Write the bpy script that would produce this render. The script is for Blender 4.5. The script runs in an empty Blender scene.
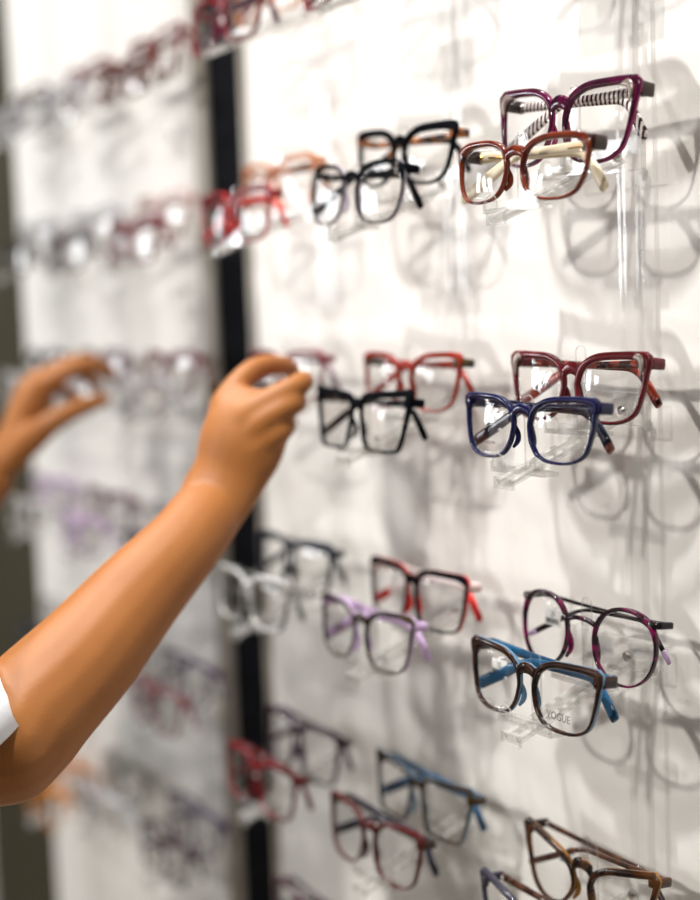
import bpy, bmesh, math, random
from mathutils import Vector, Matrix
random.seed(7)
S = 0.001                      # everything below is in millimetres
Z0 = 1450.0                    # height of the reference corner above the floor
COL = bpy.context.scene.collection
sc = bpy.context.scene
PI = math.pi

# ---------------------------------------------------------------- helpers
def V(*a): return Vector(a)

def link(name, bm, mats, parent=None, smooth=True):
    me = bpy.data.meshes.new(name)
    bmesh.ops.recalc_face_normals(bm, faces=bm.faces)
    for v in bm.verts: v.co *= S
    bm.to_mesh(me); bm.free()
    if not isinstance(mats, (list, tuple)): mats = [mats]
    for m in mats: me.materials.append(m)
    if smooth:
        for p in me.polygons: p.use_smooth = True
    o = bpy.data.objects.new(name, me)
    COL.objects.link(o)
    if parent: o.parent = parent
    return o

def empty(name, loc, label=None, cat=None, group=None, rot=(0, 0, 0)):
    o = bpy.data.objects.new(name, None); COL.objects.link(o)
    o.location = (loc[0]*S, loc[1]*S, (loc[2]+Z0)*S); o.rotation_euler = rot
    o.empty_display_size = 0.02
    tag(o, label, cat, group)
    return o

def tag(o, label=None, cat=None, group=None, kind=None):
    if label: o['label'] = label
    if cat: o['category'] = cat
    if group: o['group'] = group
    if kind: o['kind'] = kind
    return o

def box(bm, c, h, mat=0, bev=0.0):
    vs = []
    for sx in (-1, 1):
        for sy in (-1, 1):
            for sz in (-1, 1):
                vs.append(bm.verts.new((c[0]+sx*h[0], c[1]+sy*h[1], c[2]+sz*h[2])))
    idx = [(0,1,3,2),(4,6,7,5),(0,4,5,1),(2,3,7,6),(0,2,6,4),(1,5,7,3)]
    fs = [bm.faces.new([vs[i] for i in f]) for f in idx]
    for f in fs: f.material_index = mat
    if bev:
        es = list({e for f in fs for e in f.edges})
        bmesh.ops.bevel(bm, geom=es, offset=bev, segments=2, affect='EDGES', material=-1)
    return vs

def ring(c, u, v, a, b, n=12, e=2.0):
    out = []
    for i in range(n):
        t = 2*PI*(i+.5)/n
        x = math.copysign(abs(math.cos(t))**(2/e), math.cos(t)); y = math.copysign(abs(math.sin(t))**(2/e), math.sin(t))
        out.append(c + u*(a*x) + v*(b*y))
    return out

def sweep(bm, rings, closed=False, mat=0, backmat=None, caps=True):
    """rings: equal-length lists of points; backmat colours the faces of the +v half"""
    rows = [[bm.verts.new(p) for p in r] for r in rings]
    n = len(rows[0]); m = len(rows)
    for j in range(m if closed else m-1):
        r0, r1 = rows[j], rows[(j+1) % m]
        for i in range(n):
            f = bm.faces.new((r0[i], r0[(i+1) % n], r1[(i+1) % n], r1[i]))
            f.material_index = backmat if (backmat is not None and (i+1) % n < n//2) else mat
    if not closed and caps:
        for r in (rows[0], rows[-1]):
            f = bm.faces.new(r); f.material_index = mat

def cat_rom(pts, n):
    P = [pts[0]*2-pts[1]] + list(pts) + [pts[-1]*2-pts[-2]]
    out = []
    for i in range(1, len(P)-2):
        for k in range(n):
            t = k/n
            out.append(0.5*((2*P[i]) + (P[i+1]-P[i-1])*t + (2*P[i-1]-5*P[i]+4*P[i+1]-P[i+2])*t*t + (3*P[i]-P[i-1]-3*P[i+1]+P[i+2])*t**3))
    out.append(P[-2].copy())
    return out

def tube(bm, pts, rad, n=8, up=V(0, 0, 1), mat=0, e=2.0, flat=1.0, sub=0):
    """tube along pts; rad one number or one per point; flat scales the second axis"""
    pts = [Vector(p) for p in pts]
    if not isinstance(rad, (list, tuple)): rad = [rad]*len(pts)
    if sub:
        q = [Vector((p.x, p.y, p.z, r)) for p, r in zip(pts, rad)]
        q = cat_rom(q, sub); pts = [Vector(p[:3]) for p in q]; rad = [p[3] for p in q]
    rs = []
    for i, p in enumerate(pts):
        d = (pts[min(i+1, len(pts)-1)] - pts[max(i-1, 0)]).normalized()
        a = d.cross(up)
        if a.length < 1e-4: a = d.cross(V(1, 0, 0))
        a.normalize(); b = a.cross(d).normalized()
        rs.append(ring(p, a, b, rad[i], rad[i]*flat, n, e))
    sweep(bm, rs, mat=mat)

# ---------------------------------------------------------------- materials
def newmat(name):
    m = bpy.data.materials.new(name); m.use_nodes = True
    nt = m.node_tree; nt.nodes.clear()
    return m, nt, nt.nodes.new('ShaderNodeOutputMaterial')

def N(nt, t, **kw):
    n = nt.nodes.new(t)
    for k, v in kw.items():
        if k in n.inputs: n.inputs[k].default_value = v
        else: setattr(n, k, v)
    return n

def rgb(c):
    return tuple(((v/255) / 12.92 if v/255 <= .04045 else ((v/255+.055)/1.055)**2.4) for v in c) + (1.0,)

def plastic(name, c, rough=.12, clear=0.0, pat=None, c2=(0, 0, 0), scale=120, metal=0.0, bias=.5):
    m, nt, out = newmat(name)
    p = N(nt, 'ShaderNodeBsdfPrincipled', Roughness=rough, Metallic=metal)
    p.inputs['IOR'].default_value = 1.5
    tc = N(nt, 'ShaderNodeTexCoord')
    colour = None
    if pat == 'tortoise':
        nz = N(nt, 'ShaderNodeTexNoise', Scale=scale, Detail=2.0, Distortion=.6)
        nt.links.new(tc.outputs['Object'], nz.inputs['Vector'])
        cr = N(nt, 'ShaderNodeValToRGB')
        cr.color_ramp.elements[0].position = bias-.08; cr.color_ramp.elements[1].position = bias+.08
        cr.color_ramp.elements[0].color = rgb(c2); cr.color_ramp.elements[1].color = rgb(c)
        nt.links.new(nz.outputs['Fac'], cr.inputs['Fac']); colour = cr.outputs['Color']
    elif pat == 'stripes':
        sx = N(nt, 'ShaderNodeSeparateXYZ'); nt.links.new(tc.outputs['Object'], sx.inputs[0])
        mu = N(nt, 'ShaderNodeMath', operation='MULTIPLY'); mu.inputs[1].default_value = 2*PI/0.0042
        nt.links.new(sx.outputs['X'], mu.inputs[0])
        si = N(nt, 'ShaderNodeMath', operation='SINE'); nt.links.new(mu.outputs[0], si.inputs[0])
        gt = N(nt, 'ShaderNodeMath', operation='GREATER_THAN'); gt.inputs[1].default_value = .05
        nt.links.new(si.outputs[0], gt.inputs[0])
        mx = N(nt, 'ShaderNodeMix', data_type='RGBA'); nt.links.new(gt.outputs[0], mx.inputs[0])
        mx.inputs[6].default_value = rgb(c); mx.inputs[7].default_value = rgb(c2); colour = mx.outputs[2]
    if colour: nt.links.new(colour, p.inputs['Base Color'])
    else: p.inputs['Base Color'].default_value = rgb(c)
    if clear:
        t = N(nt, 'ShaderNodeBsdfTransparent'); mx = N(nt, 'ShaderNodeMixShader'); mx.inputs[0].default_value = clear
        k = [min(1, v/255*1.1+.12) for v in c]
        t.inputs[0].default_value = (k[0], k[1], k[2], 1)
        nt.links.new(p.outputs[0], mx.inputs[1]); nt.links.new(t.outputs[0], mx.inputs[2]); nt.links.new(mx.outputs[0], out.inputs[0])
    else:
        nt.links.new(p.outputs[0], out.inputs[0])
    return m

def clearmat(name, tint, base, edge, rough, edgecol=None, edgeamt=0.0):
    """clear plastic: see-through with a gloss that grows at grazing angles"""
    m, nt, out = newmat(name)
    t = N(nt, 'ShaderNodeBsdfTransparent'); t.inputs[0].default_value = (*tint, 1)
    g = N(nt, 'ShaderNodeBsdfGlossy', Roughness=rough)
    ge = N(nt, 'ShaderNodeNewGeometry'); dp = N(nt, 'ShaderNodeVectorMath', operation='DOT_PRODUCT')
    nt.links.new(ge.outputs['Incoming'], dp.inputs[0]); nt.links.new(ge.outputs['Normal'], dp.inputs[1])
    ab = N(nt, 'ShaderNodeMath', operation='ABSOLUTE'); nt.links.new(dp.outputs['Value'], ab.inputs[0])
    iv = N(nt, 'ShaderNodeMath', operation='SUBTRACT'); iv.inputs[0].default_value = 1.0; nt.links.new(ab.outputs[0], iv.inputs[1])
    pw = N(nt, 'ShaderNodeMath', operation='POWER'); pw.inputs[1].default_value = 5.0; nt.links.new(iv.outputs[0], pw.inputs[0])
    ma = N(nt, 'ShaderNodeMath', operation='MULTIPLY_ADD'); ma.inputs[1].default_value = edge; ma.inputs[2].default_value = base
    nt.links.new(pw.outputs[0], ma.inputs[0])
    cl = N(nt, 'ShaderNodeClamp'); nt.links.new(ma.outputs[0], cl.inputs[0])
    mx = N(nt, 'ShaderNodeMixShader'); nt.links.new(cl.outputs[0], mx.inputs[0])
    nt.links.new(t.outputs[0], mx.inputs[1]); nt.links.new(g.outputs[0], mx.inputs[2])
    last = mx
    if edgecol:
        d = N(nt, 'ShaderNodeBsdfDiffuse'); d.inputs[0].default_value = rgb(edgecol)
        m2 = N(nt, 'ShaderNodeMixShader'); m2.inputs[0].default_value = edgeamt
        nt.links.new(mx.outputs[0], m2.inputs[1]); nt.links.new(d.outputs[0], m2.inputs[2]); last = m2
    nt.links.new(last.outputs[0], out.inputs[0])
    return m

def wallmat(name, c, rough=.55, var=.02, scale=3.0, spec=.15):
    m, nt, out = newmat(name)
    p = N(nt, 'ShaderNodeBsdfPrincipled', Roughness=rough); p.inputs['Specular IOR Level'].default_value = spec
    tc = N(nt, 'ShaderNodeTexCoord'); nz = N(nt, 'ShaderNodeTexNoise', Scale=scale, Detail=3.0)
    nt.links.new(tc.outputs['Object'], nz.inputs['Vector'])
    mx = N(nt, 'ShaderNodeMix', data_type='RGBA'); nt.links.new(nz.outputs['Fac'], mx.inputs[0])
    a = rgb(c); mx.inputs[6].default_value = tuple(v*(1-var) for v in a[:3])+(1,); mx.inputs[7].default_value = tuple(min(1, v*(1+var)) for v in a[:3])+(1,)
    nt.links.new(mx.outputs[2], p.inputs['Base Color']); nt.links.new(p.outputs[0], out.inputs[0])
    return m

def skinmat():
    m, nt, out = newmat('skin')
    p = N(nt, 'ShaderNodeBsdfPrincipled', Roughness=.52); p.inputs['Specular IOR Level'].default_value = .3
    tc = N(nt, 'ShaderNodeTexCoord'); nz = N(nt, 'ShaderNodeTexNoise', Scale=22.0, Detail=4.0)
    nt.links.new(tc.outputs['Object'], nz.inputs['Vector'])
    mx = N(nt, 'ShaderNodeMix', data_type='RGBA'); nt.links.new(nz.outputs['Fac'], mx.inputs[0])
    mx.inputs[6].default_value = rgb((144, 87, 40)); mx.inputs[7].default_value = rgb((160, 103, 52))
    nt.links.new(mx.outputs[2], p.inputs['Base Color'])
    p.inputs['Subsurface Weight'].default_value = .05
    p.inputs['Subsurface Radius'].default_value = (.8, .3, .12); p.inputs['Subsurface Scale'].default_value = .008
    n2 = N(nt, 'ShaderNodeTexNoise', Scale=420.0, Detail=2.0); nt.links.new(tc.outputs['Object'], n2.inputs['Vector'])
    b = N(nt, 'ShaderNodeBump', Strength=.12, Distance=.001); nt.links.new(n2.outputs['Fac'], b.inputs['Height'])
    nt.links.new(b.outputs[0], p.inputs['Normal'])
    nt.links.new(p.outputs[0], out.inputs[0])
    return m

M = {}
M['wall'] = wallmat('white_panel', (242, 240, 236), rough=.5, var=.012)
M['metal'] = plastic('brushed_metal_strip', (150, 143, 132), rough=.5, metal=.3)
M['black'] = wallmat('black_recess', (5, 7, 14), rough=.9, var=.1)
M['black'].node_tree.nodes['Principled BSDF'].inputs['Specular IOR Level'].default_value = .1
M['olive'] = wallmat('dark_olive_recess', (66, 62, 48), rough=.8, var=.2)
M['floor'] = wallmat('floor_grey', (150, 138, 122), rough=.4, var=.08)
M['ceil'] = wallmat('ceiling_white', (236, 234, 230), rough=.8)
M['acrylic'] = clearmat('clear_acrylic', (.985, .985, .983), .035, 1.0, .04)
M['acrylic_rim'] = clearmat('acrylic_edge', (.90, .895, .885), .10, .9, .06, (244, 243, 240), .2)
M['lens'] = clearmat('demo_lens', (.992, .992, .99), .045, .7, .015)
M['chrome'] = plastic('chrome', (205, 203, 198), rough=.12, metal=1.0)
M['gold'] = plastic('gold_metal', (214, 168, 84), rough=.2, metal=1.0)
M['tag'] = plastic('white_tag', (240, 240, 238), rough=.5)
M['ink'] = plastic('grey_print', (70, 68, 70), rough=.6)
M['ink_red'] = plastic('brown_print', (110, 80, 60), rough=.6)
M['skin'] = skinmat()
M['shirt'] = wallmat('white_cotton', (236, 237, 242), rough=.9, var=.03, scale=60)
M['trousers'] = wallmat('dark_trousers', (40, 42, 50), rough=.9, var=.1, scale=60)
M['hair'] = plastic('brown_hair', (52, 34, 24), rough=.5)
M['nail'] = plastic('nail', (226, 170, 140), rough=.25)
M['eye'] = plastic('eye', (230, 228, 224), rough=.2)
M['lips'] = plastic('lips', (176, 92, 78), rough=.4)
M['shoe'] = plastic('shoe', (30, 30, 32), rough=.5)
def P(name, *a, **k):
    if name not in M: M[name] = plastic(name, *a, **k)
    return M[name]

# ---------------------------------------------------------------- eyeglasses
SHAPES = {
 'butterfly': [(-.97,.22),(-.82,.66),(-.42,.93),(.15,1.0),(.68,1.0),(.99,.86),(1.0,.42),(.94,-.14),(.79,-.68),(.40,-.96),(-.15,-1.0),(-.60,-.86),(-.85,-.5),(-.95,-.12)],
 'rect': [(-.98,.42),(-.86,.82),(-.42,.98),(.2,1.0),(.74,.98),(.99,.76),(.99,.2),(.93,-.38),(.76,-.84),(.3,-1.0),(-.3,-1.0),(-.72,-.86),(-.91,-.48),(-.98,0)],
 'cat': [(-.95,.02),(-.78,.42),(-.35,.70),(.15,.86),(.62,.99),(1.0,1.06),(1.03,.70),(.88,.05),(.66,-.58),(.28,-.94),(-.15,-1.0),(-.55,-.86),(-.82,-.52),(-.94,-.25)],
 'angular': [(-.96,.48),(-.84,.84),(-.35,.93),(.3,.99),(.86,1.04),(1.02,.96),(.98,.4),(.86,-.3),(.72,-.84),(.52,-.98),(0,-1.0),(-.48,-.97),(-.72,-.82),(-.88,-.2)],
 'oval': [(-.98,.25),(-.84,.70),(-.42,.95),(.15,1.0),(.66,.94),(.96,.66),(1.0,.15),(.92,-.38),(.70,-.80),(.3,-.98),(-.2,-.98),(-.62,-.84),(-.88,-.5),(-.98,-.1)],
}
def lens_outline(g, side, k=56):
    a, b, n = g['a'], g['b'], g['n']
    if g['shape'] in SHAPES:
        c = [Vector(p).to_3d() for p in SHAPES[g['shape']]]
        m = len(c); out = []
        for i in range(k):
            u = i*m/k; j = int(u); t = u-j
            p0, p1, p2, p3 = (c[(j+q-1) % m] for q in range(4))
            p = .5*((2*p1) + (p2-p0)*t + (2*p0-5*p1+4*p2-p3)*t*t + (p3-p0+3*p1-3*p2)*t**3)
            out.append((p.x*a*side, p.y*b))
        if side > 0: out.reverse()
        return out
    out = []
    for i in range(k):
        t = 2*PI*i/k
        c, s = math.cos(t), math.sin(t)
        x = math.copysign(abs(c)**(2/n), c); y = math.copysign(abs(s)**(2/n), s)
        q = (x+1)/2
        zz = b*y + g['lift']*q*q*max(0, y)**.8 + (g['drop']*(1-q)**2*max(0, -y))
        if y > 0: zz -= g['nose']*max(0, -x)**2*y
        xx = a*x*(1 + g['taper']*y) + g['out']*max(0, y)*max(0, x)
        out.append((xx*side, zz))
    if side < 0: out.reverse()
    return out

DEF = dict(shape='rect', corner=3.0, W=138, a=26.5, b=20, n=3.0, taper=.06, lift=2, drop=0, nose=2.0, out=0, rt=2.6, tk=.5, ok=.3, depth=1.9, th=4.5, tt=3.4,
           front='', back=None, temple='', tip=None, tag=False, text=None, tilt=5, zb=.64, ze=.78, droop=33, metal=None, pads=True,
           ttext=None, accent=None, roll=0.0, ep=None, inner=None, detail=True, td=1.3)

def wrap(x): return (x/70.0)**2*6.0

def make_glasses(label, group, loc, **kw):
    g = dict(DEF); g.update(kw)
    W, a, b, rt = g['W'], g['a'], g['b'], g['rt']
    root = empty('eyeglasses', loc, label, 'glasses', group, rot=(math.radians(-g['tilt']), math.radians(g['roll']), math.radians(g.get('yaw', 0))))
    cx = W/2 - .4 - rt*(.9+g['ok']*.4) - a - g['corner']*.45
    mf = M[g['front']]; mb = M[g['back'] or g['front']]
    bm = bmesh.new()
    K = 56 if g['detail'] else 32
    lens_pts = {}
    for side in (-1, 1):
        L = lens_outline(g, side, K)
        P3 = [(x + side*cx, z) for x, z in L]
        lens_pts[side] = P3
        rs = []
        zmax = max(p[1] for p in P3)
        for i, (x, z) in enumerate(P3):
            x0, z0 = P3[i-1]; x1, z1 = P3[(i+1) % K]
            tx, tz = x1-x0, z1-z0; l = math.hypot(tx, tz) or 1
            nx, nz = tz/l, -tx/l
            if nx*(x-side*cx)+nz*z < 0: nx, nz = -nx, -nz
            th = rt*(.72 + (g['tk']+.3)*max(0, nz) + g['ok']*max(0, nx*side)*max(0, z/b+.2) + .25*max(0, -nx*side)) + g['corner']*max(0, nx*side*.76+nz*.65)**5
            c = V(x+nx*th/2, wrap(x), z+nz*th/2)
            rs.append(ring(c, V(nx, 0, nz), V(0, 1, 0), th/2, g['depth']*(1+.25*max(0, nz)), 10, 3.0))
        sweep(bm, rs, closed=True, mat=0, backmat=1)
    # bridge
    zb = b*g['zb']; gx = cx - a - .2
    bp = [V(-gx, wrap(gx), zb-1.0), V(-gx*.5, -.3, zb+1.2), V(0, -.6, zb+1.8), V(gx*.5, -.3, zb+1.2), V(gx, wrap(gx), zb-1.0)]
    bh = g.get('bh', rt*1.3)
    bp = cat_rom(bp, 4)
    rs = [ring(p, V(0, 0, 1), V(0, 1, 0), bh*(1+.1*(p.x/gx)**2), g['depth']*.98, 10, 2.6) for p in bp]
    sweep(bm, rs, mat=0, backmat=1)
    front = link('front_frame', bm, [mf, mb], root)
    # end pieces (corner lugs that carry the hinges)
    ze = b*g['ze'] + g['lift']*.6
    eh = g.get('eh', 4.0)
    hy = {1: 8.5, -1: 16.0}
    for side in (-1, 1):
        bm = bmesh.new()
        xo = W/2
        w0 = wrap(xo-8)
        pts = [V(side*(xo-6.5), w0, ze), V(side*(xo-3.2), w0+.2, ze+.2), V(side*(xo-1.0), w0+1.6, ze+.3), V(side*(xo-.4), w0+4.5, ze+.2), V(side*(xo-.2), hy[side]+wrap(xo)+1.2, ze)]
        pts = cat_rom(pts, 4); rs = []
        for i, p in enumerate(pts):
            d = (pts[min(i+1, len(pts)-1)]-pts[max(i-1, 0)]).normalized()
            rs.append(ring(p, V(0, 0, 1), d.cross(V(0, 0, 1)).normalized(), eh*(1-.22*i/len(pts)), g.get('ew', 1.9), 10, 3.2))
        sweep(bm, rs)
        link('end_piece', bm, M[g['ep'] or g['front']], root)
    # lenses
    for side in (-1, 1):
        bm = bmesh.new(); P3 = lens_pts[side]
        layers = []
        for yo in (-.5, .6):
            rows = []
            for q in (1.0, .82, .6, .35):
                rows.append([bm.verts.new((side*cx+(x-side*cx)*q*1.012, wrap(x)*q + wrap(cx)*(1-q)*.9 - 2.4*(1-q*q) + yo, z*q*1.012)) for x, z in P3])
            ctr = bm.verts.new((side*cx, wrap(cx)*.9 - 2.4 + yo, 0))
            for r0, r1 in zip(rows, rows[1:]):
                for i in range(K): bm.faces.new((r0[i], r0[(i+1) % K], r1[(i+1) % K], r1[i]))
            for i in range(K): bm.faces.new((rows[-1][i], rows[-1][(i+1) % K], ctr))
            layers.append(rows[0])
        for i in range(K): bm.faces.new((layers[0][i], layers[0][(i+1) % K], layers[1][(i+1) % K], layers[1][i]))
        lo = link('lens', bm, M['lens'], root)
        if g['text'] and (side == g.get('tside', 1)):
            text_mesh('lens_print', g['text'], lo, V(side*cx + g.get('tx', 0), wrap(cx)-3.0, -b*.55), g.get('ts', 5.0), M['ink'])
    # folded temples
    for side in (1, -1):
        bm = bmesh.new(); bt = bmesh.new()
        xs = W/2 - .6; y0 = hy[side] + wrap(W/2); Lt = {1: 146, -1: 141}[side]; bend = {1: 84, -1: 112}[side]
        dr = math.radians(g['droop']*(.72 if side == 1 else 1.45)); pts = []; hs = []
        steps = 30
        slope = math.radians(g['td'])
        x, z = 0.0, 0.0
        yend = 1.5 if side == 1 else 3.0
        for i in range(steps+1):
            s = Lt*i/steps
            ang = slope + (dr * min(1, max(0, (s-bend+10)/22.0)))
            if i: x += Lt/steps*math.cos(ang); z -= Lt/steps*math.sin(ang)
            h = g['th']*(1.0 - .28*min(1, s/45.0))
            if s > bend: h = g['th']*(.72 + .38*min(1, (s-bend)/30.0)*g.get('paddle', 1.0))
            if i == steps: h *= .72
            pts.append(V(side*(xs - x), y0 + yend*s/Lt - wrap(W/2)*.55*math.sin(min(PI/2, s/60)), ze+z)); hs.append(h)
        rs = []
        for i, p in enumerate(pts):
            d = (pts[min(i+1, steps)]-pts[max(i-1, 0)]).normalized()
            v = V(0, 1, 0); u = d.cross(v).normalized()
            rs.append(ring(p, u, v, hs[i]/2*1.32, g['tt']/2, 10, 3.0))
        cut = int(steps*g.get('tipfrac', .82))
        if g['tip']:
            sweep(bm, rs[:cut+1]); sweep(bt, rs[cut:])
        else:
            sweep(bm, rs); 
        t = link('temple', bm, M[g['temple']], root)
        if g['tip']: link('temple_tip', bt, M[g['tip']], t)
        else: bt.free()
        if g['detail']:
            bh_ = bmesh.new()
            box(bh_, (side*(W/2-3.2), y0-1.6, ze), (2.2, 1.5, 1.7), bev=.4)
            link('hinge', bh_, M[g['metal'] or 'chrome'], root)
        if g['metal'] and g['detail']:
            bd = bmesh.new()
            tube(bd, [V(side*(W/2-14), pts[3].y-g['tt']/2-.1, ze-.6), V(side*(W/2-30), pts[6].y-g['tt']/2-.1, ze-1.4)], [1.6, 1.0], 8, flat=.5)
            link('metal_trim', bd, M[g['metal']], t)
        if g['ttext'] and side == 1:
            text_mesh('temple_print', g['ttext'], t, V(side*(W/2-22), pts[4].y-g['tt']/2-.5, ze-1.6), 4.2, M['ink'])
        if g['tag'] and side == 1:
            tg = bmesh.new(); px = g.get('tagx', 26)
            box(tg, (-px, y0-3.0, ze-12.5), (8.5, .25, 5.6)); box(tg, (-px-1, y0-.6, ze-6.2), (1.2, 2.4, .6))
            to = link('price_tag', tg, M['tag'], t, smooth=False)
            bb = bmesh.new()
            rr = random.Random(3)
            xx = -px-7
            while xx < -px+6.5:
                w = rr.choice((.25, .4, .6)); box(bb, (xx, y0-3.3, ze-15.0), (w, .06, 1.7)); xx += w*2+rr.choice((.4, .7))
            link('barcode', bb, M['ink'], t, smooth=False)
            text_mesh('tag_print', '25', t, V(-px, y0-3.35, ze-10.3), 5.0, M['ink'])
    if g['pads']:
        for side in (-1, 1):
            bm = bmesh.new()
            x0 = cx-a
            pp = [V(side*(x0-.2), 1.5, b*.15), V(side*(x0-1.2), 3.4, -b*.15), V(side*(x0-.6), 3.8, -b*.42), V(side*(x0+1.6), 2.0, -b*.66)]
            tube(bm, pp, [1.0, 1.9, 2.0, 1.0], 8, up=V(0, 1, 0), flat=.9, sub=4)
            link('nose_pad', bm, mb if g['back'] else M[g['front']], root)
    if g['accent']:
        for side in (-1, 1):
            bm = bmesh.new(); x = side*(W/2-6.5); y = wrap(W/2-6)-g['depth']*1.25-.2
            if g['accent'] == 'rivet':
                tube(bm, [V(x, y+.4, ze+.2), V(x, y-.5, ze+.2)], 1.5, 10, up=V(1, 0, 0)); link('rivet', bm, M['chrome'], root)
            elif g['accent'] == 'gold':
                box(bm, (side*(W/2-2.0), wrap(W/2)-1.6, ze), (1.0, .9, 2.8), bev=.3); link('rivet', bm, M['gold'], root)
            elif g['accent'] == 'stones':
                for q in (-3, 0, 3):
                    bmesh.ops.create_icosphere(bm, subdivisions=2, radius=1.5, matrix=Matrix.Translation(V(x-side*1.2, y-.2, ze+q*1.1)))
                link('rhinestones', bm, M['chrome'], root)
            elif g['accent'] == 'plate':
                pts = [V(x-side*13, y-.1, ze+4.2), V(x-side*2, y, ze+3.6), V(x+side*1, y, ze-1), V(x, y, ze-9)]
                tube(bm, pts, [.8, 2.8, 2.6, .5], 8, up=V(0, 1, 0), flat=.35, sub=4); link('accent_inlay', bm, M['silver_inlay'], root)
    return root

def text_mesh(name, body, parent, loc, size, mat):
    cu = bpy.data.curves.new(name, 'FONT'); cu.body = body; cu.size = size*S; cu.align_x = 'CENTER'; cu.align_y = 'CENTER'
    cu.extrude = .00003; cu.resolution_u = 3
    tmp = bpy.data.objects.new(name, cu); COL.objects.link(tmp)
    dg = bpy.context.evaluated_depsgraph_get()
    me = bpy.data.meshes.new_from_object(tmp.evaluated_get(dg))
    bpy.data.objects.remove(tmp); bpy.data.curves.remove(cu)
    me.transform(Matrix.Translation(loc*S) @ Matrix.Rotation(PI/2, 4, 'X'))
    me.materials.clear(); me.materials.append(mat)
    o = bpy.data.objects.new(name, me); COL.objects.link(o); o.parent = parent
    return o

# ------------------------------------------------ frame materials
P('plum', (86, 14, 56), clear=.12, pat='tortoise', c2=(46, 10, 32), scale=60, bias=.45)
P('magenta', (150, 22, 92), clear=.22)
P('silver_inlay', (150, 136, 128), rough=.3, metal=.4)
P('zebra', (236, 226, 222), pat='stripes', c2=(34, 20, 30), rough=.25)
P('amber_brown', (112, 42, 16), clear=.12, pat='tortoise', c2=(78, 18, 16), scale=45, bias=.45)
P('dark_brown', (46, 22, 14))
P('cream', (226, 212, 184), rough=.25)
P('raspberry', (100, 22, 30), clear=.18)
P('tortoise_red', (146, 48, 28), pat='tortoise', c2=(40, 12, 12), scale=110, bias=.48)
P('navy', (15, 17, 62), clear=.16)
P('navy_dark', (14, 15, 40), rough=.15)
P('copper', (120, 66, 48), rough=.2)
P('magenta_tortoise', (140, 18, 86), pat='tortoise', c2=(34, 10, 26), scale=70, bias=.58)
P('black_metal', (34, 28, 30), rough=.2, metal=.5)
P('lilac', (190, 162, 200), rough=.2)
P('havana', (46, 23, 12), pat='tortoise', c2=(22, 11, 9), scale=55, bias=.48)
P('sky_blue', (86, 124, 152), rough=.15)
P('teal_blue', (22, 76, 112), rough=.15)
P('havana_yellow', (128, 84, 26), clear=.05, pat='tortoise', c2=(34, 20, 14), scale=60, bias=.55)
P('dark_havana', (74, 44, 20), pat='tortoise', c2=(26, 16, 12), scale=60, bias=.5)
P('honey', (140, 94, 30), clear=.12, pat='tortoise', c2=(70, 42, 18), scale=60, bias=.42)
P('brown_temple', (86, 52, 34), pat='tortoise', c2=(52, 30, 22), scale=80)
P('smoke', (60, 58, 72), clear=.2)
P('black', (10, 10, 12))
P('tortoise_orange', (200, 120, 56), pat='tortoise', c2=(44, 24, 14), scale=110)
P('clear_lilac', (200, 192, 206), clear=.45)
P('orange_red', (158, 40, 20), clear=.2)
P('red', (206, 30, 22), rough=.15)
P('white', (232, 224, 222), rough=.2)
P('pale_pink', (228, 200, 196), clear=.2)
P('olive_brown', (58, 42, 16), pat='tortoise', c2=(40, 26, 14), scale=60)
P('green_brown', (62, 52, 26), pat='tortoise', c2=(28, 20, 14), scale=60)
P('burgundy', (84, 28, 26), clear=.12)
P('clear_orange', (214, 150, 108), clear=.4)
P('rose', (132, 58, 66), clear=.2)
P('dark_gold', (70, 58, 24), pat='tortoise', c2=(14, 12, 8), scale=60)
P('midnight', (20, 26, 40))
P('silver', (200, 198, 196), rough=.25, metal=.3)
P('deep_plum', (58, 26, 44))
P('cherry', (118, 14, 22), clear=.1)
P('violet', (72, 58, 92), clear=.15)
P('amber_yellow', (214, 134, 22), clear=.3)
P('pewter', (96, 100, 92), rough=.3)
P('mauve', (112, 74, 90), clear=.15)
P('fog', (206, 206, 212), clear=.35)

# ------------------------------------------------ layout of the display
XC = {0: 69.0, 1: -134.3, 2: -337.6}
FX = {0: -655.0, 1: -858.0, 2: -1061.0}
ROWP = 167.7
DY, DZ = 43.3, 27.1
WALL_Y = 65.0

def put(col, row, ul, label, dx=-6, dz=3, **kw):
    kw['W'] = kw.get('W', 138) - 3; kw['a'] = kw.get('a', 26.5) + .3
    """near panel: ul 'u' = inner upper pair, 'l' = outer lower pair"""
    g = dict(DEF); g.update(kw)
    z = -row*ROWP - (DZ if ul == 'l' else 0) - (g['b'] + g['rt'])*.94 + dz
    y = (-DY if ul == 'l' else 0.0)
    grp = 'eyeglasses on the near white panel'
    return make_glasses(label, grp, (XC[col]+dx, y, z), **kw)

# --- nearest column
put(0, 0, 'u', 'plum and magenta eyeglasses with black and white striped temples', W=144, a=28, b=22.5, n=3.0, taper=.05, lift=3.5, rt=3.4, tk=.5, ok=.7,
    front='plum', back='magenta', temple='zebra', th=5.6, accent='plate', ttext='ELITE', ep='dark_brown', droop=36, eh=5.5, roll=3.5, nose=3, dx=-14, dz=9, shape='butterfly', corner=3.8)
put(0, 0, 'l', 'amber brown eyeglasses with cream temples and gold trim', W=140, a=27, b=17.7, n=2.9, taper=.03, lift=.8, rt=2.7, tk=.4,
    front='amber_brown', temple='cream', ep='dark_brown', metal='gold', th=6.2, eh=5.5, roll=2.5, nose=3, dx=-5, dz=1, shape='oval', corner=3)
put(0, 1, 'u', 'raspberry translucent eyeglasses with red tortoise temples', W=144, a=28, b=19.5, n=2.8, taper=.07, lift=4, rt=3.4, tk=.45, ok=.6,
    front='raspberry', temple='tortoise_red', th=5.2, eh=4.6, accent='plate', nose=4, dx=-8, dz=3, shape='butterfly', corner=3.8)
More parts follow.
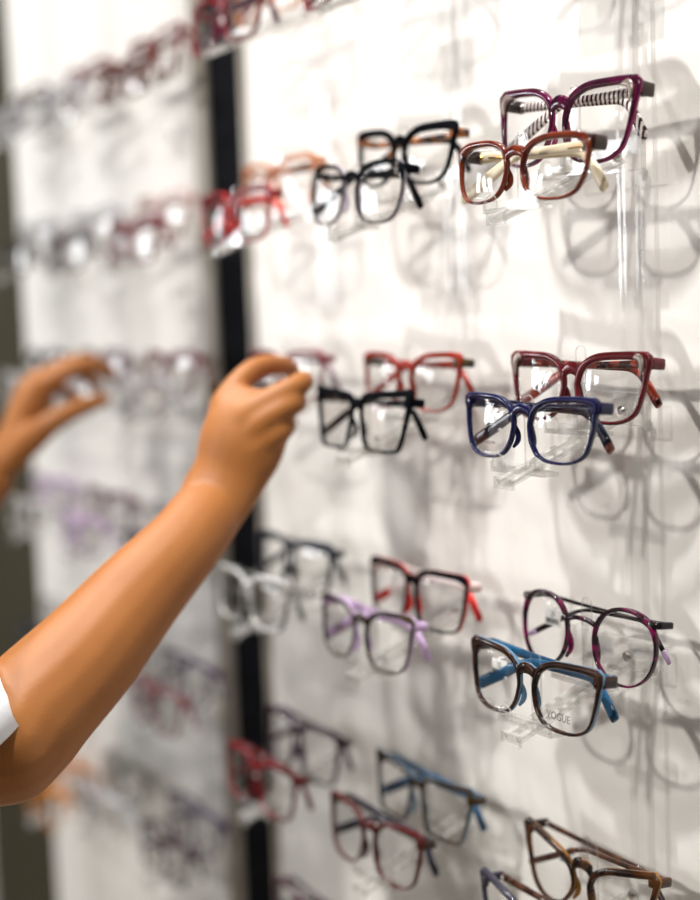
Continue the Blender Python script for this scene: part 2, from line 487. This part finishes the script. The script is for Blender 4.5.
put(0, 1, 'l', 'navy blue translucent eyeglasses with white paper tag', W=141, a=27.2, b=18.4, n=2.7, taper=.05, lift=2.6, rt=2.7, tk=.4,
    front='navy', temple='navy_dark', tag=True, tagx=46, text='OXIDON', tside=-1, ts=3.0, tx=4, th=5.6, tip='copper', tipfrac=.975, eh=4.6, nose=4, dx=-5, dz=5, shape='butterfly', corner=3.8)
put(0, 2, 'u', 'round magenta tortoise eyeglasses with thin black temples and lilac tips', W=142, a=25.5, b=23.5, n=2.15, taper=.05, lift=1, rt=2.1, tk=.25, ok=.1,
    front='magenta_tortoise', temple='black_metal', tip='lilac', tipfrac=.95, th=2.6, tt=2.2, tag=True, tagx=44, accent='rivet', ep='black_metal', eh=2.8, nose=1, zb=.5, bh=1.6,
    text='IVIGENT', ts=4.0, tx=-4, paddle=1.4, dx=-4, dz=7, shape='super', corner=1.5)
put(0, 2, 'l', 'dark tortoise eyeglasses with sky blue inside and blue temples', W=141, a=27.2, b=19.6, n=3.0, taper=.09, lift=3.2, rt=3.0, tk=.5, ok=.5,
    front='havana', back='sky_blue', temple='teal_blue', tag=True, tagx=46, text='VOGUE', ts=7, tx=-1, th=6.2, ep='havana', nose=3, eh=4.8, dx=-7, dz=3, shape='butterfly', corner=3.8)
put(0, 3, 'u', 'cat eye yellow and black tortoise eyeglasses with thin brown temples', W=140, a=27, b=20, n=2.4, taper=.10, lift=6.5, rt=3.0, tk=.7, ok=.8,
    front='dark_havana', temple='brown_temple', tag=True, tagx=30, th=3.4, nose=5, ze=.85, dx=-9, dz=1, shape='cat', corner=2.4, back='honey')
put(0, 3, 'l', 'smoky dark eyeglasses cut off by the bottom edge below the yellow tortoise pair', W=138, a=26.5, b=19, n=2.6, taper=.08, lift=3, rt=2.8,
    front='smoke', temple='brown_temple', nose=3, shape='cat', corner=3)
# --- second column
put(1, 0, 'u', 'black eyeglasses with orange tortoise temples, behind the clear rimmed pair', W=140, a=27, b=18.5, n=2.8, taper=.07, lift=2.5, rt=3.2, tk=.8, ok=.6,
    front='black', temple='tortoise_orange', tip='black', tipfrac=.7, roll=3, nose=3, text='ENZO', ts=4, dx=-4, dz=5, shape='butterfly', corner=3.8, ep='tortoise_orange')
put(1, 0, 'l', 'black browline eyeglasses with clear lilac lower rims and rhinestone corners', W=138, a=26.5, b=21, n=2.5, taper=.03, lift=1, rt=2.0, tk=.5,
    front='black', back='clear_lilac', temple='black', accent='stones', ep='black', roll=3, nose=2, text='NAIM', ts=4, dx=-5, dz=6, shape='oval', corner=3)
put(1, 1, 'u', 'orange red translucent eyeglasses behind the black angular pair', W=140, a=27, b=19.5, n=3.0, taper=.06, lift=1.5, rt=2.7, front='orange_red', temple='orange_red', ep='dark_gold', accent='rivet', nose=2, dx=-6, dz=2, shape='butterfly', corner=3)
put(1, 1, 'l', 'black angular cat eye eyeglasses in front of the orange red pair', W=140, a=27.5, b=19.5, n=3.4, taper=.13, lift=2.5, rt=3.1, tk=.7, ok=.5, front='black', temple='black', nose=3, text='VALU', ts=5, dx=-9, dz=2, shape='angular', corner=4)
put(1, 2, 'u', 'black eyeglasses with red inside and white temples', W=142, a=28, b=20, n=3.0, taper=.04, lift=1.2, rt=3.0, tk=.6, front='black', back='red', temple='white', tip='red', tipfrac=.86, th=5.6, ep='pale_pink', nose=2, dx=-7, dz=2, shape='rect', corner=4)
put(1, 2, 'l', 'brown tortoise eyeglasses with lilac inside and lilac temples', W=140, a=27, b=20.5, n=2.8, taper=.05, lift=1.8, rt=2.6, front='green_brown', back='lilac', temple='lilac', th=6.0, ep='lilac', nose=2.5, text='KATE', ts=4, dx=-15, dz=3, shape='butterfly', corner=4)
put(1, 3, 'u', 'olive brown square eyeglasses with teal temples', W=142, a=28, b=20.5, n=3.6, taper=.08, lift=.8, rt=2.8, front='olive_brown', back='sky_blue', temple='teal_blue', text='VOGUE', ts=7, tx=-4, th=6.0, ep='olive_brown', nose=1.5, dx=-10, dz=5, shape='angular', corner=3)
put(1, 3, 'l', 'burgundy eyeglasses with navy temples and gold corner studs', W=140, a=27, b=21, n=3.0, taper=.07, lift=2, rt=2.8, front='burgundy', temple='navy_dark', ep='dark_brown', accent='gold', tag=True, tagx=30, th=5.4, nose=2.5, dx=-14, dz=5, shape='butterfly', corner=4)
# --- third column (next to the dark gap)
put(2, -1, 'u', 'orange clear eyeglasses at the top edge beside the dark gap', W=138, front='clear_orange', temple='orange_red', b=20)
put(2, -1, 'l', 'crimson plum eyeglasses at the top edge beside the dark gap', W=138, front='cherry', back='plum', temple='plum', b=20, rt=3.4, tag=True)
put(2, 0, 'u', 'pale orange clear eyeglasses just left of the rhinestone pair', W=138, front='clear_orange', temple='tortoise_orange', b=20)
put(2, 0, 'l', 'bright red eyeglasses overlapping the dark gap, upper part of the panel', W=138, front='cherry', back='red', temple='red', b=20, rt=3.2)
put(2, 1, 'u', 'rose translucent eyeglasses behind the reaching right hand', W=138, front='rose', temple='mauve', b=19.5)
put(2, 1, 'l', 'dark gold and black eyeglasses held by the right hand', W=138, front='dark_gold', temple='dark_gold', metal='gold', accent='gold', b=19.5)
put(2, 2, 'u', 'midnight black eyeglasses below the forearm', W=142, a=28, front='midnight', temple='midnight', b=21, n=3.4, rt=3.2)
put(2, 2, 'l', 'silver grey eyeglasses overlapping the dark gap below the forearm', W=138, front='silver', back='black', temple='pewter', b=20, tag=True, rt=3.4)
put(2, 3, 'u', 'deep plum eyeglasses above the cherry red pair', W=142, a=28, front='deep_plum', back='violet', temple='deep_plum', b=22, n=2.6, rt=3.0)
put(2, 3, 'l', 'cherry red eyeglasses overlapping the dark gap near the bottom', W=138, front='cherry', temple='cherry', b=20, rt=3.2, tag=True)
put(2, 4, 'u', 'mauve and plum eyeglasses cut by the bottom edge beside the dark gap', W=138, front='mauve', back='deep_plum', temple='deep_plum', b=20)
# --- pairs above the frame whose shadows fall on the panel
put(0, -1, 'u', 'black eyeglasses one row above the plum striped pair', front='black', temple='black', a=28, b=21, W=144)
put(0, -1, 'l', 'navy eyeglasses one row above the amber brown pair', front='navy_dark', temple='navy_dark', W=140)
put(0, -2, 'u', 'brown eyeglasses two rows above the plum striped pair', front='havana', temple='havana', W=142, a=27.5, b=21)
put(0, -2, 'l', 'olive brown eyeglasses two rows above the amber brown pair', front='olive_brown', temple='olive_brown', W=140)
put(1, -1, 'u', 'deep plum eyeglasses one row above the black tortoise pair', front='deep_plum', temple='deep_plum', W=140)
put(1, -1, 'l', 'cherry eyeglasses one row above the rhinestone pair', front='cherry', temple='cherry', W=138)

# --- far panel
far = {
 (0,-1,'u'): ('cherry', 'dark cherry'), (0,-1,'l'): ('amber_brown', 'amber brown'),
 (0,0,'u'): ('pale_pink', 'pale pink'), (0,0,'l'): ('cherry', 'red'),
 (0,1,'u'): ('rose', 'rose'), (0,1,'l'): ('fog', 'clear'),
 (0,2,'u'): ('fog', 'clear'), (0,2,'l'): ('violet', 'violet'),
 (0,3,'u'): ('violet', 'violet and navy'), (0,3,'l'): ('rose', 'rosy red'),
 (0,4,'u'): ('violet', 'violet grey'), (0,4,'l'): ('deep_plum', 'dark plum'),
 (1,-1,'u'): ('cherry', 'dark red'), (1,-1,'l'): ('fog', 'frosty clear'),
 (1,0,'u'): ('fog', 'pale clear'), (1,0,'l'): ('deep_plum', 'plum'),
 (1,1,'u'): ('mauve', 'mauve'), (1,1,'l'): ('fog', 'glassy clear'),
 (1,2,'u'): ('mauve', 'mauve grey'), (1,2,'l'): ('lilac', 'lilac'),
 (1,3,'u'): ('violet', 'violet'), (1,3,'l'): ('fog', 'clear'),
 (1,4,'u'): ('pewter', 'dark pewter'), (1,4,'l'): ('fog', 'brownish clear'),
 (2,-1,'u'): ('brown_temple', 'light brown'), (2,-1,'l'): ('fog', 'bright clear'),
 (2,0,'u'): ('fog', 'clear grey'), (2,0,'l'): ('dark_gold', 'golden brown'),
 (2,1,'u'): ('midnight', 'midnight'), (2,1,'l'): ('silver', 'silver grey'),
 (2,2,'u'): ('lilac', 'pale lilac'), (2,2,'l'): ('silver', 'silver white'),
 (2,3,'u'): ('silver', 'silver'), (2,3,'l'): ('midnight', 'dark blue grey'),
 (2,4,'u'): ('amber_yellow', 'amber yellow'), (2,4,'l'): ('amber_yellow', 'amber orange'),
}
ROWN = {-1: 'top row', 0: 'second row', 1: 'hand level row', 2: 'row below the hands', 3: 'fifth row', 4: 'lowest row'}
COLN = {0: 'right column', 1: 'middle column', 2: 'left column'}
rf = random.Random(11)
for (c, r, ul), (mat, word) in far.items():
    b = rf.uniform(19, 22.5); kw = dict(W=rf.uniform(131, 137), b=b, shape=rf.choice(('rect', 'butterfly', 'oval', 'angular')), lift=rf.uniform(0, 4), rt=rf.uniform(2.6, 3.4))
    lab = 'blurred %s eyeglasses, %s pair, %s, %s of the far panel' % (word, 'upper' if ul == 'u' else 'lower', ROWN[r], COLN[c])
    z = -r*ROWP - (DZ if ul == 'l' else 0) - (b+3)*.94
    if (c, r) == (2, 4): z -= 48
    make_glasses(lab, 'eyeglasses on the far white panel', (FX[c], (-10 if ul == 'l' else 26), z), front=mat, temple=mat, detail=False, pads=False, tag=(ul == 'l'), **kw)

# ---------------------------------------------------------------- acrylic holders and rails
def loop_strip(bm, base, top, w, mat=0, rim=1):
    """flat upright finger with a round end: a thin plate and a raised rim"""
    x, y, z0 = base; h = top - z0
    pts = []
    for i in range(13):
        t = PI*i/12
        pts.append(V(x - w*math.cos(t), y, z0 + h - w + w*math.sin(t)))
    outline = [V(x-w, y, z0)] + pts + [V(x+w, y, z0)]
    lo = [bm.verts.new(p - V(0, .8, 0)) for p in outline]; hi = [bm.verts.new(p + V(0, .8, 0)) for p in outline]
    f = bm.faces.new(lo); f.material_index = mat; f = bm.faces.new(hi); f.material_index = mat
    n = len(lo)
    for i in range(n):
        f = bm.faces.new((lo[i], lo[(i+1) % n], hi[(i+1) % n], hi[i])); f.material_index = rim

def plate_box(bm, c, h):
    """clear plate: faces clear, narrow rims with the edge material"""
    vs = []
    for sx in (-1, 1):
        for sy in (-1, 1):
            for sz in (-1, 1): vs.append(bm.verts.new((c[0]+sx*h[0], c[1]+sy*h[1], c[2]+sz*h[2])))
    idx = [(0,1,3,2),(4,6,7,5),(0,4,5,1),(2,3,7,6),(0,2,6,4),(1,5,7,3)]
    big = {0: h[1]*h[2], 1: h[1]*h[2], 2: h[0]*h[2], 3: h[0]*h[2], 4: h[0]*h[1], 5: h[0]*h[1]}
    mx = max(big.values())
    for i, f in enumerate(idx):
        ff = bm.faces.new([vs[k] for k in f]); ff.material_index = 0 if big[i] > .55*mx else 1

AC = [M['acrylic'], M['acrylic_rim']]
def tray(bm, y, z, w=28):
    # the tray sits a little left of the arm, as the arm is fixed off centre
    plate_box(bm, (0, y, z), (w, 5.5, 1.5))
    plate_box(bm, (0, y-6.2, z+2.2), (w, .8, 3.6))
    for s in (-1, 1):
        loop_strip(bm, (s*(w-8), y-6.2, z+1), z+10.5, 6.5)

def holder(x, row, pl_y, ys, label, group, plate_w=41, full=True, up=True, low=True, drop=0):
    zc = -row*ROWP - 34 - drop
    root = empty('eyeglass_holder', (x, pl_y, zc), label, 'display holder', group)
    bm = bmesh.new(); plate_box(bm, (-17 if full else 0, 0, 0), (plate_w, 2.4, 11))
    link('mount_plate', bm, AC, root, smooth=False)
    yu, yl = ys[0]-pl_y, ys[1]-pl_y
    if full:
        bm = bmesh.new()
        tube(bm, [V(2, -2.4, -1), V(2, -5.0, -1)], [4.2, 3.2], 14, up=V(1, 0, 0)); tube(bm, [V(2, -4.8, -1), V(2, -5.4, -1)], 1.6, 6, up=V(1, 0, 0))
        link('screw', bm, M['chrome'], root)
    bm = bmesh.new()
    tip = V(0, yl-15, -41)
    for s in (-1, 1):
        tube(bm, [V(s*6.5, -2.4, -4), V(s*6.5, tip.y, tip.z)], 2.6, 6, e=3.5, mat=1)
    c0 = V(0, -2.4, -6); 
    rs = [ring(V(0, -2.4, -7), V(1, 0, 0), V(0, .3, 1), 6.5, .7, 4, 2), ring(V(0, tip.y, tip.z-2), V(1, 0, 0), V(0, .3, 1), 6.5, .7, 4, 2)]
    sweep(bm, rs, mat=0)
    plate_box(bm, (0, tip.y-1, tip.z), (9.5, 1.3, 4.0))
    link('arm', bm, AC, root, smooth=False)
    if up:
        bm = bmesh.new(); tray(bm, yu+3, -13 if full else -15)
        link('rest_tray', bm, AC, root, smooth=False)
        if full:
            bm = bmesh.new(); loop_strip(bm, (0, yu+6.0, -14), 44, 5.0); link('nose_finger', bm, AC, root, smooth=False)
    if low:
        bm = bmesh.new(); tray(bm, yl+1, -35)
        link('rest_tray', bm, AC, root, smooth=False)
        if full:
            bm = bmesh.new(); loop_strip(bm, (0, yl+5.5, -35), 14, 5.0); link('nose_finger', bm, AC, root, smooth=False)
    return root

PAIR = {(0,0): 'the plum striped and amber brown pairs', (0,1): 'the raspberry and navy blue pairs', (0,2): 'the round magenta and sky blue lined pairs', (0,3): 'the yellow tortoise cat eye pair',
        (1,0): 'the black tortoise and rhinestone pairs', (1,1): 'the orange red and black angular pairs', (1,2): 'the red lined and lilac pairs', (1,3): 'the teal templed and burgundy pairs',
        (2,-1): 'the crimson plum pair at the top edge', (2,0): 'the bright red pair by the dark gap', (2,1): 'the dark gold pair in the hand', (2,2): 'the silver grey and midnight pairs',
        (2,3): 'the deep plum and cherry red pairs', (2,4): 'the mauve pair at the bottom edge', (0,-1): 'the pairs one row above the plum pair', (0,-2): 'the pairs two rows above the plum pair', (1,-1): 'the pairs above the rhinestone pair'}
for (c, r), txt in PAIR.items():
    holder(XC[c]-4, r, 42.0, (0.0, -DY), 'clear acrylic holder with two trays carrying %s' % txt, 'acrylic holders on the near panel', low=not (c == 2 and r == 4))
for c in FX:
    for r in range(-1, 5):
        holder(FX[c], r, 54.0, (26.0, -10.0), 'blurred clear acrylic holder, %s, %s of the far panel' % (ROWN[r], COLN[c]), 'acrylic holders on the far panel', plate_w=26, full=False, drop=48 if (c, r) == (2, 4) else 0)

def rail(x, y, label, group):
    root = empty('acrylic_rail', (x, y, -1000), label, 'display rail', group)
    bm = bmesh.new()
    for s in (-1, 1):
        plate_box(bm, (s*8.5, 0, 950), (1.5, 2.2, 900))
    link('rail_profile', bm, AC, root, smooth=False)
    bm = bmesh.new()
    for z in (60, 1840):
        tube(bm, [V(0, 2.2, z), V(0, WALL_Y-y, z)], 5, 12, up=V(1, 0, 0))
    link('standoff', bm, M['chrome'], root)
for c, w in ((0, 'nearest'), (1, 'second'), (2, 'third')):
    rail(XC[c], 47.5, 'clear vertical acrylic rail carrying the %s column of eyeglasses' % w, 'rails on the near panel')
for c in FX:
    rail(FX[c], 59.0, 'clear vertical acrylic rail of the %s on the far panel' % COLN[c], 'rails on the far panel')

# ---------------------------------------------------------------- the setting
def slab(name, x0, x1, y0, y1, z0, z1, mat, bev=0):
    bm = bmesh.new()
    box(bm, ((x0+x1)/2, (y0+y1)/2, (z0+z1)/2+Z0), ((x1-x0)/2, (y1-y0)/2, (z1-z0)/2), bev=bev)
    return tag(link(name, bm, mat, smooth=False), kind='structure')
FZ, CZ = -1450, 1850
slab('wall_right', -512, 2600, WALL_Y, WALL_Y+40, FZ, CZ, M['wall'])
slab('wall_left', -1235, -634, WALL_Y, WALL_Y+40, FZ, CZ, M['wall'])
slab('trim_1', -634, -602, WALL_Y-4, WALL_Y+40, FZ, CZ, M['metal'])
slab('trim_2', -530, -512, WALL_Y-.5, WALL_Y+40, FZ, CZ, M['metal'])
slab('trim_3', -602, -530, WALL_Y+1, WALL_Y+16, FZ, CZ, M['black'])
slab('trim_4', -1610, -1235, WALL_Y+14, WALL_Y+20, FZ, CZ, M['olive'])
slab('wall_side', -2600, -1610, WALL_Y-2, WALL_Y+40, FZ, CZ, M['wall'])
slab('wall_back', -2600, 2600, WALL_Y+40, WALL_Y+80, FZ, CZ, M['olive'])
slab('floor', -2600, 2600, -3500, WALL_Y+80, FZ-40, FZ, M['floor'])
slab('ceiling', -2600, 2600, -3500, WALL_Y+80, CZ, CZ+40, M['ceil'])

# ---------------------------------------------------------------- the person
def person():
    root = empty('person', (-380, -600, FZ), 'person in a white short sleeved top reaching both bare arms to the glasses wall', 'person')
    O = V(-380, -600, FZ)
    def w(pts): return [V(*p) - O for p in pts]
    bm = bmesh.new()
    def limb(pts, rad, up=V(0, 0, 1), flat=1.0, n=16, sub=5):
        pts = w(pts)
        # rounded ends
        d0 = (pts[0]-pts[1]).normalized(); d1 = (pts[-1]-pts[-2]).normalized()
        P_ = [pts[0]+d0*rad[0]*.75] + pts + [pts[-1]+d1*rad[-1]*.75]; R_ = [rad[0]*.55] + list(rad) + [rad[-1]*.55]
        tube(bm, P_, R_, n, up, flat=flat, sub=sub)
    VIEW = V(.858, -.505, .094)
    # right arm: shoulder, elbow, forearm, wrist, palm
    limb([(-192,-560,-165), (-166,-500,-225), (-130,-420,-325), (-112,-372,-392)], [56, 50, 46, 44], up=VIEW, flat=.95)
    limb([(-108,-352,-404), (-113,-330,-394), (-119,-311,-381), (-134,-271,-357), (-154,-225,-326), (-173,-179,-297), (-195,-148,-279)],
         [43, 42.5, 41, 38, 33.5, 29, 27], up=VIEW, flat=.92)
    limb([(-190,-156,-285), (-198,-128,-255), (-200,-114,-230), (-204,-103,-210)], [26, 29, 34, 31], up=VIEW, flat=.55)
    limb([(-214,-122,-214), (-221,-117,-198), (-231,-86,-174), (-240,-57,-171), (-250,-38,-177)], [11, 11, 9.6, 8.6, 7.2], n=12)
    limb([(-200,-116,-216), (-196,-107,-204), (-189,-69,-186), (-210,-52,-184), (-232,-54,-190)], [11, 11, 9.4, 8.6, 7.2], n=12)
    limb([(-194,-112,-226), (-188,-104,-214), (-184,-77,-200), (-206,-62,-202), (-228,-68,-207)], [11, 11, 9.2, 8.4, 7.2], n=12)
    limb([(-193,-116,-242), (-187,-108,-232), (-184,-84,-218), (-206,-74,-216), (-222,-80,-222)], [11, 10.5, 8.6, 7.8, 6.6], n=12)
    limb([(-206,-148,-262), (-220,-124,-242), (-233,-98,-224), (-242,-74,-210), (-249,-54,-202)], [15, 14, 10.5, 9.6, 7.8], n=12)
    # left arm
    limb([(-565,-560,-165), (-615,-520,-235), (-690,-460,-380), (-750,-400,-452), (-765,-350,-446), (-730,-290,-402), (-698,-238,-352), (-676,-170,-289)],
         [56, 50, 45, 43, 42, 39, 34, 27], up=VIEW, flat=.9)
    limb([(-678,-175,-295), (-684,-137,-251), (-694,-116,-223), (-702,-104,-205)], [26, 29, 34, 32], up=V(.5, .86, 0), flat=.6)
    limb([(-684,-116,-212), (-684,-102,-195), (-679,-65,-178), (-682,-41,-179), (-686,-25,-187)], [11, 11, 9.6, 8.8, 7.4], n=12)
    limb([(-706,-114,-208), (-706,-101,-193), (-709,-59,-174), (-711,-33,-178), (-707,-16,-191)], [11, 11, 9.4, 8.6, 7.4], n=12)
    limb([(-726,-112,-212), (-728,-99,-198), (-734,-57,-183), (-733,-35,-190), (-725,-27,-204)], [10, 10, 8.8, 8.2, 7], n=12)
    limb([(-740,-110,-224), (-746,-98,-210), (-754,-65,-203), (-752,-46,-211), (-745,-40,-222)], [9, 9, 7.8, 7.2, 6.2], n=12)
    limb([(-668,-162,-280), (-656,-132,-252), (-650,-108,-233), (-656,-74,-220), (-667,-42,-214)], [15, 15.5, 12.5, 10.2, 8.2], n=12)
    # trunk, neck, head, legs
    limb([(-380,-600,-148), (-380,-600,-240), (-380,-605,-400), (-380,-605,-520), (-380,-605,-600)], [120, 150, 132, 124, 150], up=V(0, 1, 0), flat=.66, n=24)
    limb([(-198,-565,-165), (-290,-590,-138), (-380,-600,-123), (-470,-590,-138), (-560,-565,-165)], [52, 60, 66, 60, 52], n=18)
    limb([(-380,-600,-133), (-380,-592,-63), (-380,-585,-20)], [56, 50, 52], n=18)
    bmesh.ops.create_uvsphere(bm, u_segments=32, v_segments=20, radius=1.0, matrix=Matrix.Translation(V(-380, -583, 70)-O) @ Matrix.Diagonal((74, 94, 112, 1)))
    limb([(-380,-530,0), (-380,-520,-22)], [40, 22], n=16)
    limb([(-380,-497,84), (-380,-484,56), (-380,-478,42)], [8, 11, 14], n=12)
    for s in (-1, 1):
        limb([(-380+s*75,-580,82), (-380+s*79,-588,56)], [13, 9], n=10, flat=.5)
        limb([(-380+s*82,-605,-620), (-380+s*86,-600,-780), (-380+s*88,-596,-960), (-380+s*88,-602,-1060), (-380+s*88,-608,-1250), (-380+s*88,-606,-1390)], [86, 76, 56, 54, 50, 36], n=18)
        limb([(-380+s*90,-620,-1412), (-380+s*94,-540,-1422), (-380+s*98,-450,-1428)], [32, 36, 26], n=14, flat=.75)
    body = link('body', bm, M['skin'], root)
    rm = body.modifiers.new('remesh', 'REMESH'); rm.mode = 'VOXEL'; rm.voxel_size = .0027; rm.use_smooth_shade = True
    sm = body.modifiers.new('smooth', 'SMOOTH'); sm.factor = .5; sm.iterations = 10
    # clothing and hair
    def cloth(name, parts, mat, thick=2.0):
        bmc = bmesh.new()
        for pts, rad, flat, up in parts:
            pts = w(pts); q = cat_rom([Vector((p.x, p.y, p.z, r)) for p, r in zip(pts, rad)], 5)
            rs = []
            pp = [Vector(p[:3]) for p in q]
            for i, p in enumerate(pp):
                d = (pp[min(i+1, len(pp)-1)]-pp[max(i-1, 0)]).normalized(); a = d.cross(up).normalized(); b = a.cross(d)
                rr = ring(p, a, b, q[i][3], q[i][3]*flat, 28, 2)
                rs.append(rr)
            sweep(bmc, rs, caps=False)
        o = link(name, bmc, mat, root)
        so = o.modifiers.new('thickness', 'SOLIDIFY'); so.thickness = thick*S; so.offset = 0
        return o
    sl = cloth('sleeve', [([(-200,-580,-150), (-166,-500,-225), (-134,-425,-328), (-109,-372,-412)], [68, 60, 56, 54], .95, VIEW)], M['shirt'], 2.2)
    bmh = bmesh.new(); 
    cloth('sleeve', [([(-555,-580,-150), (-615,-520,-235), (-660,-485,-325), (-700,-450,-388)], [68, 62, 58, 57], .95, VIEW)], M['shirt'], 2.2)
    cloth('shirt', [([(-380,-598,-82), (-380,-600,-116), (-380,-600,-168), (-380,-602,-300), (-380,-605,-450), (-380,-605,-640)], [74, 130, 176, 172, 158, 178], .68, V(0, 1, 0)), ([(-188,-568,-165), (-290,-592,-136), (-380,-600,-120), (-470,-592,-136), (-570,-568,-165)], [60, 68, 74, 68, 60], 1.0, V(0, 0, 1))], M['shirt'], 2.5)
    cloth('trousers', [([(-380+s*84,-605,-600), (-380+s*86,-602,-780), (-380+s*88,-600,-1000), (-380+s*88,-606,-1250), (-380+s*88,-606,-1385)], [96, 88, 74, 64, 58], 1.0, V(0, 1, 0)) for s in (-1, 1)] + [([(-380,-605,-585), (-380,-605,-650), (-380,-605,-730)], [168, 176, 172], .68, V(0, 1, 0))], M['trousers'])
    bmr = bmesh.new()
    bmesh.ops.create_uvsphere(bmr, u_segments=32, v_segments=20, radius=1.0, matrix=Matrix.Translation(V(-380, -598, 88)-O) @ Matrix.Diagonal((84, 98, 112, 1)))
    bmesh.ops.delete(bmr, geom=[v for v in bmr.verts if v.co.y > 30 and v.co.z < FZ*0+1450+132], context='VERTS')
    tube(bmr, w([(-380,-660,110), (-380,-690,10), (-380,-690,-100), (-380,-685,-190)]), [60, 72, 62, 30], 16, up=V(0, 1, 0), flat=.5, sub=5)
    link('hair', bmr, M['hair'], root)
    for s in (-1, 1):
        be = bmesh.new(); bmesh.ops.create_uvsphere(be, u_segments=16, v_segments=10, radius=12, matrix=Matrix.Translation(V(-380+s*31, -501, 76)-O)); link('eye', be, M['eye'], root)
    bl = bmesh.new(); tube(bl, w([(-402,-499,20), (-390,-491,23), (-380,-489,21), (-370,-491,23), (-358,-499,20)]), [2, 6, 6, 6, 2], 8, sub=3); link('lips', bl, M['lips'], root)
    for s in (-1, 1):
        bs = bmesh.new(); tube(bs, w([(-380+s*89,-640,-1412), (-380+s*92,-560,-1414), (-380+s*96,-470,-1420), (-380+s*98,-425,-1430)]), [38, 42, 40, 20], 16, flat=.8, sub=4); link('shoe', bs, M['shoe'], root)
    # thumb nail that faces the lens on the left hand
    return root
person()

# ---------------------------------------------------------------- light
def spot(loc, aim, power, rad, size, blend, col=(1, .98, .95)):
    l = bpy.data.lights.new('spotlight', 'SPOT'); l.energy = power; l.shadow_soft_size = rad; l.spot_size = math.radians(size); l.spot_blend = blend; l.color = col
    o = bpy.data.objects.new('spotlight', l); COL.objects.link(o)
    p = V(loc[0], loc[1], loc[2]+Z0)*S; q = V(aim[0], aim[1], aim[2]+Z0)*S
    o.location = p; o.rotation_euler = (q-p).to_track_quat('-Z', 'Y').to_euler()
    return o
def area(loc, aim, power, sx, sy, col=(1, .96, .9)):
    l = bpy.data.lights.new('reflection_panel', 'AREA'); l.shape = 'RECTANGLE'; l.size = sx*S; l.size_y = sy*S; l.energy = power; l.color = col
    o = bpy.data.objects.new('reflection_panel', l); COL.objects.link(o)
    p = V(loc[0], loc[1], loc[2]+Z0)*S; q = V(aim[0], aim[1], aim[2]+Z0)*S
    o.location = p; o.rotation_euler = (q-p).to_track_quat('-Z', 'Y').to_euler()
    return o
spot((155, -455, 1750), (70, -330, -250), 272, .009, 62, 1.0)
spot((-900, -455, 1750), (-900, 20, -250), 100, .012, 80, .4)
spot((-1400, -455, 1750), (-1400, 20, -250), 92, .012, 80, .4)
spot((511, -3300, 1400), (-300, 0, -350), 275, .08, 50, .5, (1, .95, .885))
for k in range(3):
    area((-2300, -1950 + 420*k, 150), (-300, 0, -200), 5.0, 150, 520, (.92, .96, 1))  # upright light panels added out of view for window-like reflections in the lenses

wd = bpy.data.worlds.new('shop_light'); sc.world = wd; wd.use_nodes = True
bg = wd.node_tree.nodes['Background']; bg.inputs[0].default_value = (1.0, .965, .92, 1); bg.inputs[1].default_value = .1

# ---------------------------------------------------------------- camera
Fv = V(-0.85781302, 0.50535263, -0.09367786); Rv = V(0.5103185, 0.85912889, -0.03837422); Uv = V(-0.06108884, 0.08072345, 0.99486274)
cam = bpy.data.cameras.new('camera'); co = bpy.data.objects.new('camera', cam); COL.objects.link(co)
mw = Matrix.Identity(4)
for i in range(3):
    mw[i][0] = Rv[i]; mw[i][1] = Uv[i]; mw[i][2] = -Fv[i]
mw[0][3] = .83341608; mw[1][3] = -.62526091; mw[2][3] = (Z0-128.409)*S
co.matrix_world = mw
cam.sensor_fit = 'HORIZONTAL'; cam.sensor_width = 24.0; cam.lens = 1493.9025*24/700
cam.clip_start = .02
cam.dof.use_dof = True; cam.dof.focus_distance = .965; cam.dof.aperture_fstop = 1.9
sc.camera = co

sc.view_settings.view_transform = 'Standard'; sc.view_settings.look = 'None'; sc.view_settings.gamma = 1.0
sc.view_settings.use_curve_mapping = False
sc.view_settings.exposure = -0.08
sc.cycles.max_bounces = 10; sc.cycles.transparent_max_bounces = 48
sc.cycles.use_denoising = True
